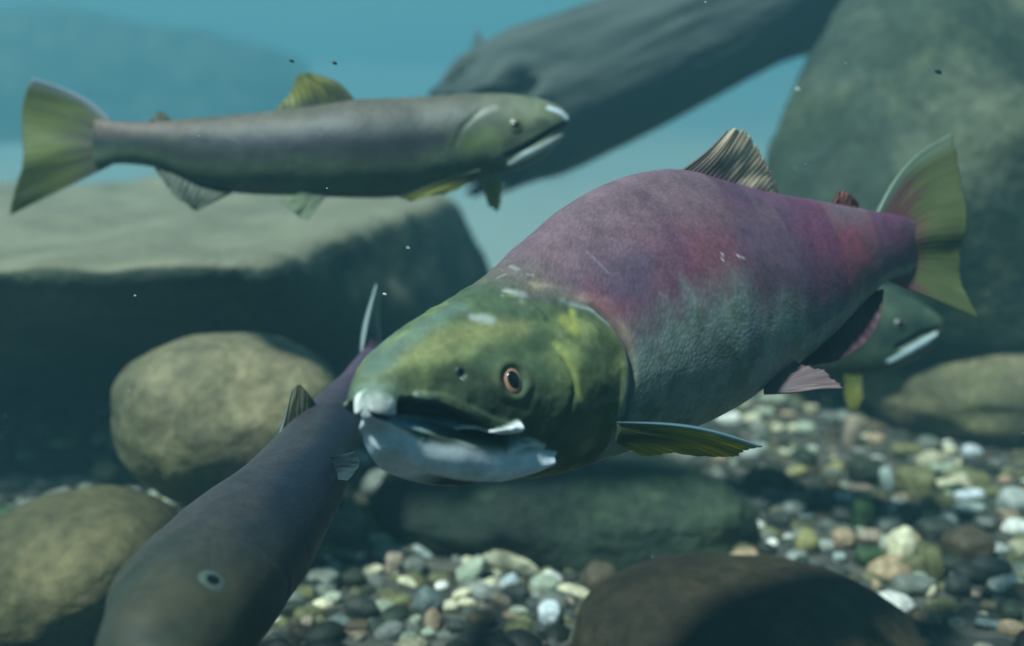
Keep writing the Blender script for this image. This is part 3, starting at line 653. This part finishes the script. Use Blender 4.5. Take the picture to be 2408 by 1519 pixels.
    top = mixc(top, srgb(98, 86, 74), sstep(.5, .2, t_) * .7)
    mid = mixc(srgb(104, 78, 98), srgb(124, 78, 92), sstep(.42, .66, n4 + .25 * (st - .5) + .2 * tail))
    mid = mixc(mid, srgb(84, 78, 100), sstep(.52, .68, fbm(f.base, 15, 77, 3)) * .5)
    low = mixc(srgb(122, 142, 140), srgb(156, 170, 158), n3); low = mixc(low, srgb(86, 104, 78), sstep(.52, .68, n2) * .6)
    body = mixc(mid, top, sstep(.25, .82, h + .35 * (n1 - .5)))
    lowb = -.02 - .60 * tail
    body = mixc(body, low, 1 - sstep(lowb - .22, lowb + .16, h + .5 * (n3 - .5) + .2 * (n1 - .5)))
    body = mixc(body, srgb(150, 60, 86), sstep(.70, .84, t_) * sstep(.45, .62, n4 + .3 * (st - .5)) * sstep(-.9, -.2, h) * .8)
    bars = sstep(.52, .64, st) * sstep(.5, .7, t_) * (h > -.6); body = mixc(body, srgb(84, 52, 92), bars * .55)
    body = mixc(body, srgb(172, 150, 138), S([(1260, 672, 16), (1350, 690, 20), (1420, 730, 26), (1475, 790, 24), (1490, 860, 16)], 1.0) * (.2 + 1.1 * sstep(.35, .65, n2)) * .8)
    body = mixc(body, srgb(150, 160, 130), S([(1490, 860, 14), (1498, 950, 14)], 1.0) * .6)
    # pale scuffs
    for (x0, y0, x1, y1, r) in [(1697, 592, 1702, 610, 3), (1200, 622, 1216, 630, 5), (1172, 650, 1188, 640, 4), (1240, 640, 1252, 642, 4), (1380, 590, 1430, 640, 3), (1556, 690, 1570, 700, 5),
                                (1740, 603, 1748, 603, 3), (1690, 790, 1720, 786, 3)]:
        body = mixc(body, srgb(205, 205, 215), S([(x0, y0, r), (x1, y1, r)], .9) * (.75 if x0 in (1697, 1740) else .16 if x0 > 1300 else .4))
    g1 = mixc(srgb(66, 84, 60), srgb(116, 128, 80), sstep(.32, .68, n1 * .6 + n2 * .4))
    g1 = mixc(g1, srgb(152, 158, 104), sstep(.55, .7, n2) * .4); g1 = mixc(g1, srgb(44, 62, 46), sstep(.56, .68, fbm(f.base, 80, 91, 3)) * .45)
    head = g1
    head = mixc(head, srgb(156, 152, 96), S([(965, 828, 20), (1060, 795, 30), (1150, 770, 34), (1230, 770, 22)], .9) * .5)
    head = mixc(head, srgb(104, 122, 112), sstep(.14, .02, t_) * sstep(-.1, .3, h))
    head = mixc(head, srgb(84, 108, 104), S([(880, 860, 28), (960, 790, 24), (1080, 715, 22)], .9) * .7)
    head = mixc(head, srgb(26, 40, 34), S([(1040, 880, 22), (1100, 880, 32), (1150, 900, 32), (1190, 950, 28)], .9) * .75)
    head = mixc(head, srgb(30, 44, 34), S([(960, 895, 22), (1040, 910, 24), (1130, 945, 30), (1220, 985, 26), (1290, 1030, 20), (1345, 1065, 18)], .9) * .6)
    head = mixc(head, srgb(70, 78, 40), S([(900, 890, 12), (950, 870, 14), (1010, 870, 16)], .9) * .5)
    head = mixc(head, srgb(34, 50, 42), S([(1330, 1100, 24), (1400, 1070, 24), (1440, 1040, 14)], .9) * .5)
    head = mixc(head, srgb(190, 192, 92), S([(1330, 750, 14), (1350, 770, 16), (1345, 730, 8)], .9) * .6)
    head = mixc(head, srgb(168, 176, 88), S([(1300, 800, 8), (1340, 845, 10), (1350, 900, 7), (1365, 945, 7)], 1.) * .5)
    head = mixc(head, srgb(56, 74, 46), S([(1400, 800, 16), (1400, 850, 20), (1375, 880, 16)], 1.) * .5)
    head = mixc(head, srgb(196, 206, 208), S([(1115, 742, 10), (1150, 745, 13)], .9) * .55)  # highlight on top of the head, painted into the skin
    head = mixc(head, srgb(196, 208, 212), S([(1195, 680, 9), (1225, 690, 12)], .9) * .55)  # second painted highlight, further back on the nape
    opt = f.edge_t([(1135, 672), (1212, 702)] + opc)
    head = mixc(head, srgb(84, 100, 80), np.full(t_.shape, .22)); head = np.clip(head, 0, 1)
    bl = .004 + .05 * sstep(.2, .7, h)
    body = np.clip(body, 0, 1) * np.array([.88, .86, .86])
    C_ = mixc(head, body, sstep(-bl, bl, t_ - opt - .02 * sstep(.3, .8, h) + .05 * sstep(.2, .7, h) * (n1 - .5) + .004 * (n2 - .5)))
    C_ = mixc(C_, srgb(190, 206, 214), S([(1330, 706, 9), (1384, 722, 6), (1430, 762, 4)], .9) * .35)  # pale highlight painted along the upper gill cover edge
    C_ = mixc(C_, srgb(40, 50, 44), opg * .45)
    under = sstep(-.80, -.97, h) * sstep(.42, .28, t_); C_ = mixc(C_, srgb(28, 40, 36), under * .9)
    C_ = mixc(C_, srgb(110, 128, 134), gum * .8)
    C_ = mixc(C_, srgb(26, 42, 60), np.clip(cav + gap, 0, 1) * .95)
    C_ = mixc(C_, srgb(92, 118, 136), mx_ * np.clip(n2 * 1.3, 0, 1) * sstep(.2, .05, t_) * .7)
    C_ = mixc(C_, srgb(140, 168, 182), gum * .75)
    C_ = mixc(C_, mixc(srgb(246, 252, 255), srgb(214, 234, 252), n1), jaw)
    C_ = mixc(C_, mixc(srgb(236, 242, 240), srgb(170, 186, 170), sstep(.45, .62, n2)), nosew * (1 - gap))
    C_ = mixc(C_, srgb(214, 226, 224), lipt * .8)
    C_ = mixc(C_, srgb(244, 250, 252), np.clip(tooth, 0, 1)); C_ = mixc(C_, srgb(240, 248, 250), piece * .8)
    C_ = mixc(C_, srgb(20, 32, 30), nost * .9); C_ = mixc(C_, srgb(150, 166, 160), S([(1080, 868, 5), (1090, 884, 4)], .6) * .8)
    C_ = mixc(C_, srgb(100, 100, 66), eyer * .35)
    f.build(root, np.clip(C_, 0, 1), head=opt + .01)
    tag(root, 'big humped salmon with olive head, red-purple body and gaping white-lipped mouth, nearest and sharpest', 'fish', 'salmon swimming in the stream')
    eye(root, f, 1209, 890, .0100, narrow=.72, sink=.12, pup=.68)
    fin(root, 'dorsal_fin', [(1585, 412, .905), (1640, 432, .915), (1700, 450, .93), (1765, 462, .945), (1830, 468, .965)], [(1720, 300, .93), (1750, 297, .935), (1786, 350, .95), (1813, 405, .96), (1842, 466, .975)],
        (150, 126, 130), (226, 208, 184), rays=22, rag=.10, seed=3, c_lead=(150, 140, 130), bow=(4, 4, 0), mott=.5, rdark=.16, cora=.00015)
    fin(root, 'adipose_fin', [(1955, 486, 1.012), (1985, 492, 1.018), (2005, 496, 1.024)], [(1975, 447, 1.015), (1995, 455, 1.02), (2026, 492, 1.03)], (120, 76, 76), (150, 92, 84), rays=5, rag=.02, seed=4, thick=.004)
    fin(root, 'tail_fin', [(2062, 500, 1.04), (2100, 530, 1.052), (2122, 575, 1.056), (2112, 620, 1.056), (2075, 655, 1.045)],
        [(2240, 312, 1.13), (2256, 380, 1.12), (2274, 470, 1.105), (2276, 545, 1.088), (2262, 600, 1.09), (2268, 670, 1.085), (2302, 750, 1.08)],
        (146, 92, 98), (120, 130, 84), rays=22, rag=.035, seed=5, c_lead=(150, 170, 150), bow=(-26, -24, 0), nv=60, thick=.003, mott=.3, rdark=.1, cora=.0001)
    fin(root, 'anal_fin', [(1895, 822, .985), (1945, 780, .995), (1998, 728, 1.015), (2050, 680, 1.035)], [(1860, 868, .965), (1930, 868, .972), (2016, 828, .990), (2060, 768, 1.01), (2070, 690, 1.035)],
        (106, 74, 90), (104, 76, 88), rays=12, rag=.05, seed=6, curl=-.006, mott=.5)
    fin(root, 'pelvic_fin', [(1792, 892, .915), (1796, 908, .910), (1796, 926, .905)], [(1872, 846, .93), (1925, 862, .915), (1962, 884, .90), (1992, 912, .885)], (134, 122, 132), (140, 120, 124), rays=10, rag=.09, seed=7, bow=(0, 0, 0), thick=.003)
    fin(root, 'pectoral_fin', [(1450, 992, .765), (1452, 1014, .765), (1448, 1036, .77)], [(1800, 1048, .80), (1752, 1066, .80), (1700, 1075, .80), (1590, 1068, .79), (1510, 1072, .785)],
        (96, 108, 70), (190, 186, 62), rays=13, rag=.05, seed=8, c_lead=(130, 164, 178), bow=(10, -16, 0), thick=.004, mott=.4)
    return f
big_salmon()

# ---------------- plain builder for the other three
def side_colors(f, top, mid, low, head_t, head_c, head_c2, seed, soft=.05):
    h, t_ = f.h, f.t
    n1 = fbm(f.base, 16, seed, 4); n2 = fbm(f.base, 45, seed + 3, 4)
    c = mixc(srgb(*mid), srgb(*top), sstep(.2, .8, h + .3 * (n1 - .5)))
    c = mixc(c, srgb(*low), 1 - sstep(-.55, -.05, h + .5 * (n1 - .5)))
    hd = mixc(srgb(*head_c), srgb(*head_c2), sstep(.35, .65, n1 * .6 + n2 * .4))
    return mixc(hd, c, sstep(head_t - soft, head_t + soft, t_ + soft * (n2 - .5))), n1, n2

def upper_salmon():
    root = empty('salmon', P(700, 350, 1.25))
    K = [(1338, 272, 1336, 292, 1.225, .004), (1318, 252, 1312, 325, 1.227, .012), (1282, 236, 1272, 366, 1.23, .020), (1230, 225, 1215, 396, 1.235, .027), (1165, 220, 1150, 416, 1.24, .033), (1085, 222, 1075, 434, 1.245, .038),
         (1000, 229, 995, 454, 1.25, .041), (910, 233, 905, 464, 1.25, .043), (820, 238, 815, 464, 1.25, .043), (730, 252, 725, 461, 1.255, .041), (640, 262, 635, 458, 1.26, .038), (550, 270, 548, 452, 1.265, .033),
         (470, 278, 468, 436, 1.27, .027), (400, 284, 398, 404, 1.275, .020), (330, 288, 330, 388, 1.28, .015), (270, 286, 270, 385, 1.285, .011), (225, 280, 225, 392, 1.29, .007)]
    f = Fish(K, 220, 140, sup=2.2, pinch=[0, .05, .1] + [.15] * 14)
    S = f.stroke; nn = f.normals()
    jaw = S([(1322, 318, 8), (1290, 342, 14), (1240, 368, 15), (1200, 388, 9)], .6)
    gap = S([(1335, 292, 6), (1300, 310, 9), (1240, 345, 9), (1190, 370, 7)], .6)
    op = S([(1130, 260, 7), (1085, 300, 7), (1065, 350, 7), (1085, 400, 7), (1130, 415, 6)], 1.) * .5
    f.V = f.V + nn * (.003 * jaw - .008 * gap - .003 * op + (fbm(f.base, 30, 9, 3) - .5) * .002)[..., None]
    c, n1, n2 = side_colors(f, (90, 86, 76), (56, 62, 58), (80, 94, 74), .27, (78, 88, 70), (108, 116, 90), 5, .12)
    c = c * (1 + .5 * (fbm(f.base, 26, 61, 3) - .5))[..., None]; c = mixc(c, srgb(112, 92, 84), sstep(.62, .9, f.t) * sstep(0, .7, f.h) * .6)
    c = mixc(c, srgb(38, 42, 54), S([(430, 325, 16), (600, 325, 30), (750, 325, 38), (900, 335, 36), (1030, 325, 24)], 1.) * .9)
    c = mixc(c, srgb(118, 136, 80), S([(1115, 340, 36), (1150, 330, 34)], 1.) * .5)
    c = mixc(c, srgb(190, 200, 186), S([(1120, 265, 12), (1160, 250, 12)], .9) * .3)  # gill cover highlight put into the skin colour
    c = mixc(c, srgb(190, 210, 222), S([(1290, 248, 8), (1325, 262, 10), (1338, 280, 8)], .7) * .9)  # light blue snout tip, with the light on its top painted in
    c = mixc(c, srgb(60, 76, 60), S([(1270, 285, 18), (1290, 290, 14), (1215, 320, 16), (1190, 345, 12)], .9) * .8)
    c = mixc(c, srgb(26, 36, 34), gap * .9); c = mixc(c, srgb(206, 224, 226), jaw)
    c = mixc(c, srgb(50, 64, 48), op * .25)
    f.build(root, np.clip(c, 0, 1))
    eye(root, f, 1216, 293, .0085, iris=plain_mat('iris_dull', srgb(96, 96, 70)))
    fc, ft = (110, 116, 76), (142, 146, 70)
    fin(root, 'dorsal_fin', [(838, 240, 1.25), (770, 252, 1.25), (700, 262, 1.255), (640, 270, 1.26)], [(742, 172, 1.255), (720, 171, 1.255), (698, 176, 1.26), (676, 222, 1.262), (642, 266, 1.262)], (84, 94, 66), ft, rays=12, seed=11, c_lead=(92, 100, 84), bow=(10, -16, 0))
    fin(root, 'adipose_fin', [(405, 288, 1.275), (380, 290, 1.277), (355, 291, 1.28)], [(385, 264, 1.277), (370, 263, 1.28), (352, 282, 1.28)], (100, 104, 88), (118, 118, 92), rays=4, seed=12, rag=.01, thick=.004)
    fin(root, 'tail_fin', [(262, 284, 1.288), (238, 310, 1.29), (232, 335, 1.29), (240, 362, 1.29), (262, 388, 1.288)], [(72, 182, 1.31), (52, 235, 1.325), (46, 300, 1.325), (56, 370, 1.31), (34, 440, 1.32), (20, 508, 1.34)],
        (112, 112, 94), (124, 134, 78), rays=20, seed=13, rag=.02, c_lead=(170, 184, 196), bow=(34, -12, 0), nv=50, thick=.003, rdark=.1, cora=.0001)
    fin(root, 'anal_fin', [(545, 452, 1.255), (480, 430, 1.262), (420, 405, 1.268), (362, 388, 1.275)], [(458, 497, 1.24), (445, 488, 1.24), (405, 455, 1.25), (364, 396, 1.272)], (84, 100, 72), (70, 84, 70), rays=12, seed=14, c_lead=(80, 90, 80))
    fin(root, 'pelvic_fin', [(775, 448, 1.235), (745, 452, 1.235), (715, 452, 1.235)], [(722, 520, 1.22), (690, 500, 1.22), (655, 470, 1.225)], (100, 122, 104), (132, 150, 118), rays=9, seed=15)
    fin(root, 'pectoral_fin', [(1130, 398, 1.215), (1120, 412, 1.215), (1110, 428, 1.215)], [(935, 466, 1.19), (950, 470, 1.19), (990, 466, 1.19), (1060, 450, 1.2)], (92, 102, 66), (140, 142, 66), rays=9, seed=16, c_lead=(150, 170, 150), thick=.004, bow=(0, -6, 0))
    fin(root, 'pectoral_fin', [(1130, 424, 1.275), (1155, 424, 1.275), (1180, 420, 1.275)], [(1150, 480, 1.29), (1168, 498, 1.29), (1178, 480, 1.29)], (176, 182, 110), (190, 190, 110), rays=7, seed=17)
    return tag(root, 'long grey green salmon swimming right in the upper left, seen side on', 'fish', 'salmon swimming in the stream')
upper_salmon()

def diving_salmon():
    root = empty('salmon', P(600, 1150, .85))
    K = [(330, 1660, 372, 1690, .545, .006), (262, 1610, 430, 1680, .57, .022), (222, 1540, 505, 1620, .60, .032), (240, 1465, 570, 1540, .635, .038), (262, 1390, 640, 1442, .675, .041), (335, 1316, 700, 1350, .725, .040),
         (425, 1236, 756, 1255, .78, .038), (535, 1160, 798, 1165, .84, .034), (615, 1080, 824, 1088, .90, .028), (672, 1015, 844, 1018, .96, .023), (735, 955, 856, 960, 1.02, .020), (800, 890, 870, 898, 1.08, .013), (850, 828, 893, 835, 1.13, .008)]
    f = Fish(K, 220, 140, sup=2.2, pinch=[.05] * 4 + [.2] * 9)
    S = f.stroke; nn = f.normals()
    f.V = f.V + nn * ((fbm(f.base, 30, 19, 3) - .5) * .002 - .0012 * S([(470, 1230, 8), (560, 1260, 8), (640, 1310, 8), (690, 1380, 8)], .9))[..., None]
    c, n1, n2 = side_colors(f, (82, 80, 80), (68, 66, 70), (36, 46, 62), .36, (58, 64, 54), (82, 80, 62), 15, .12)
    c = .66 * c * (1 + .5 * (fbm(f.base, 24, 81, 3) - .5))[..., None]
    c = mixc(c, srgb(34, 46, 74), S([(640, 1450, 30), (700, 1330, 32), (765, 1200, 28), (815, 1080, 18)], 1.2) * .7)
    c = mixc(c, srgb(84, 62, 88), sstep(.7, .95, f.t) * .6)
    f.build(root, np.clip(c, 0, 1))
    eye(root, f, 500, 1366, .0105, iris=plain_mat('iris_silver', srgb(72, 84, 78), .25), sink=.3, pup=.5)
    fin(root, 'dorsal_fin', [(652, 1030, .94), (690, 1012, .95), (722, 992, .96), (750, 972, .97)], [(690, 915, .955), (702, 900, .955), (722, 925, .96), (752, 968, .975)], (104, 108, 88), (130, 132, 104), rays=8, seed=21, c_lead=(150, 160, 160), thick=.004)
    fin(root, 'tail_fin', [(848, 832, 1.125), (862, 834, 1.128), (878, 836, 1.13), (892, 838, 1.135)], [(886, 668, 1.19), (889, 690, 1.22), (893, 730, 1.24), (897, 800, 1.25)], (112, 84, 110), (128, 146, 126), rays=14, seed=22, c_lead=(170, 190, 190), thick=.004, bow=(-8, 0, 0))
    fin(root, 'pelvic_fin', [(780, 1075, .85), (783, 1100, .85), (779, 1130, .85)], [(838, 1060, .835), (848, 1098, .835), (812, 1128, .835)], (44, 58, 66), (62, 80, 88), rdark=0, cora=0, mott=.1, rag=.01, rays=6, seed=23)
    return tag(root, 'dusky salmon diving toward the bottom left with its back to the view', 'fish', 'salmon swimming in the stream')
diving_salmon()

def hidden_salmon():
    root = empty('salmon', P(1900, 720, 1.4))
    K = [(2218, 752, 2214, 782, 1.38, .005), (2200, 735, 2188, 818, 1.38, .014), (2165, 712, 2140, 852, 1.385, .022), (2115, 688, 2080, 876, 1.39, .029), (2055, 664, 2015, 890, 1.40, .034), (1980, 640, 1940, 892, 1.41, .038),
         (1900, 622, 1865, 885, 1.43, .040), (1810, 610, 1780, 868, 1.45, .039), (1710, 605, 1690, 840, 1.47, .034), (1610, 610, 1600, 790, 1.49, .025), (1530, 620, 1525, 740, 1.51, .015), (1470, 630, 1468, 715, 1.52, .008)]
    f = Fish(K, 160, 120, sup=2.2, pinch=[0, .05] + [.12] * 10)
    S = f.stroke; nn = f.normals()
    jaw = S([(2204, 788, 8), (2175, 808, 15), (2130, 832, 15), (2090, 854, 9)], .6); gap = S([(2214, 768, 6), (2170, 785, 10), (2110, 820, 9)], .6)
    f.V = f.V + nn * (.003 * jaw - .007 * gap)[..., None]
    c, n1, n2 = side_colors(f, (92, 72, 84), (90, 58, 74), (64, 74, 66), .42, (42, 58, 48), (66, 84, 64), 25)
    c = mixc(c, srgb(34, 52, 50), S([(2190, 760, 20), (2140, 770, 26), (2080, 800, 30)], 1) * .8)
    c = mixc(c, srgb(22, 34, 36), gap * .9); c = mixc(c, srgb(196, 220, 228), jaw)
    f.build(root, np.clip(c, 0, 1))
    eye(root, f, 2118, 762, .0085, iris=plain_mat('iris_dark', srgb(60, 70, 60)))
    fin(root, 'pectoral_fin', [(1985, 880, 1.37), (2005, 884, 1.37), (2025, 882, 1.37)], [(1990, 950, 1.36), (2008, 968, 1.36), (2030, 940, 1.36)], (110, 122, 62), (136, 140, 60), rays=7, seed=31)
    fin(root, 'tail_fin', [(1478, 628, 1.515), (1462, 672, 1.52), (1478, 716, 1.515)], [(1380, 560, 1.56), (1400, 670, 1.55), (1385, 790, 1.56)], (110, 110, 80), (120, 126, 70), rays=14, seed=32)
    return tag(root, 'green headed salmon facing right, mostly hidden behind the big salmon\'s tail', 'fish', 'salmon swimming in the stream')
hidden_salmon()

# drifting specks
SPK = plain_mat('leaf_fleck', (.02, .03, .03), .6); SPL = plain_mat('pale_fleck', (.7, .75, .7), .6)
for (x, y, d, r, dark, lab) in [(686, 143, .95, .0014, 1, 'left of two dark drifting flecks above the upper salmon'), (787, 148, .95, .0014, 1, 'right of two dark drifting flecks above the upper salmon'),
                                (2206, 168, 1.0, .0022, 1, 'dark drifting fleck in front of the top right boulder'), (905, 692, .9, .0010, 0, 'pale drifting fleck beside the diving salmon\'s tail tip'),
                                (960, 583, 1.0, .0009, 0, 'pale drifting fleck in front of the flat slab\'s right end'), (1876, 210, 1.2, .0016, 0, 'pale drifting fleck near the left edge of the top right boulder')]:
    Vv, Ff = ico(2)
    o = mesh_obj('fleck', Vv * np.array([r * 1.8, r * .6, r]), Ff, SPK if dark else SPL); o.location = P(x, y, d); o.rotation_euler = (0, R(25), 0)
    tag(o, lab, 'fleck', 'flecks drifting in the water')

Vt_, Ft_ = ico(1); rs2 = np.random.RandomState(12); npz = 80
cc = np.array([P(rs2.uniform(0, 2408), rs2.uniform(0, 1519), d_) for d_ in rs2.uniform(.85, 2.6, npz)]); rr_ = rs2.uniform(.00025, .0008, npz)
VV = (Vt_[None] * rr_[:, None, None] * np.array([1.5, 1, .7]) + cc[:, None]).reshape(-1, 3); FF = (Ft_[None] + (np.arange(npz) * len(Vt_))[:, None, None]).reshape(-1, 3)
tag(mesh_obj('suspended_particles', VV, FF, SPL), 'fine pale particles drifting all through the water', 'particles', kind='stuff')

# ------------------------------------------------------------------ the water's haze
bx = [-33, 33]; by = [-29, 37]; bz = [-1.5, 1.9]
V = [(x, y, z) for x in bx for y in by for z in bz]
F = [[0, 1, 3, 2], [4, 6, 7, 5], [0, 4, 5, 1], [2, 3, 7, 6], [0, 2, 6, 4], [1, 5, 7, 3]]
m = bpy.data.materials.new('water_haze'); m.use_nodes = True; t = m.node_tree; t.nodes.clear()
out = t.nodes.new('ShaderNodeOutputMaterial'); vol = t.nodes.new('ShaderNodeVolumePrincipled')
vol.inputs['Color'].default_value = (.17, .44, .53, 1); vol.inputs['Density'].default_value = .10; vol.inputs['Anisotropy'].default_value = .2
t.links.new(vol.outputs[0], out.inputs['Volume'])
tag(mesh_obj('haze', V, F, m, smooth=False), 'blue green haze of the water filling the stream', kind='stuff')
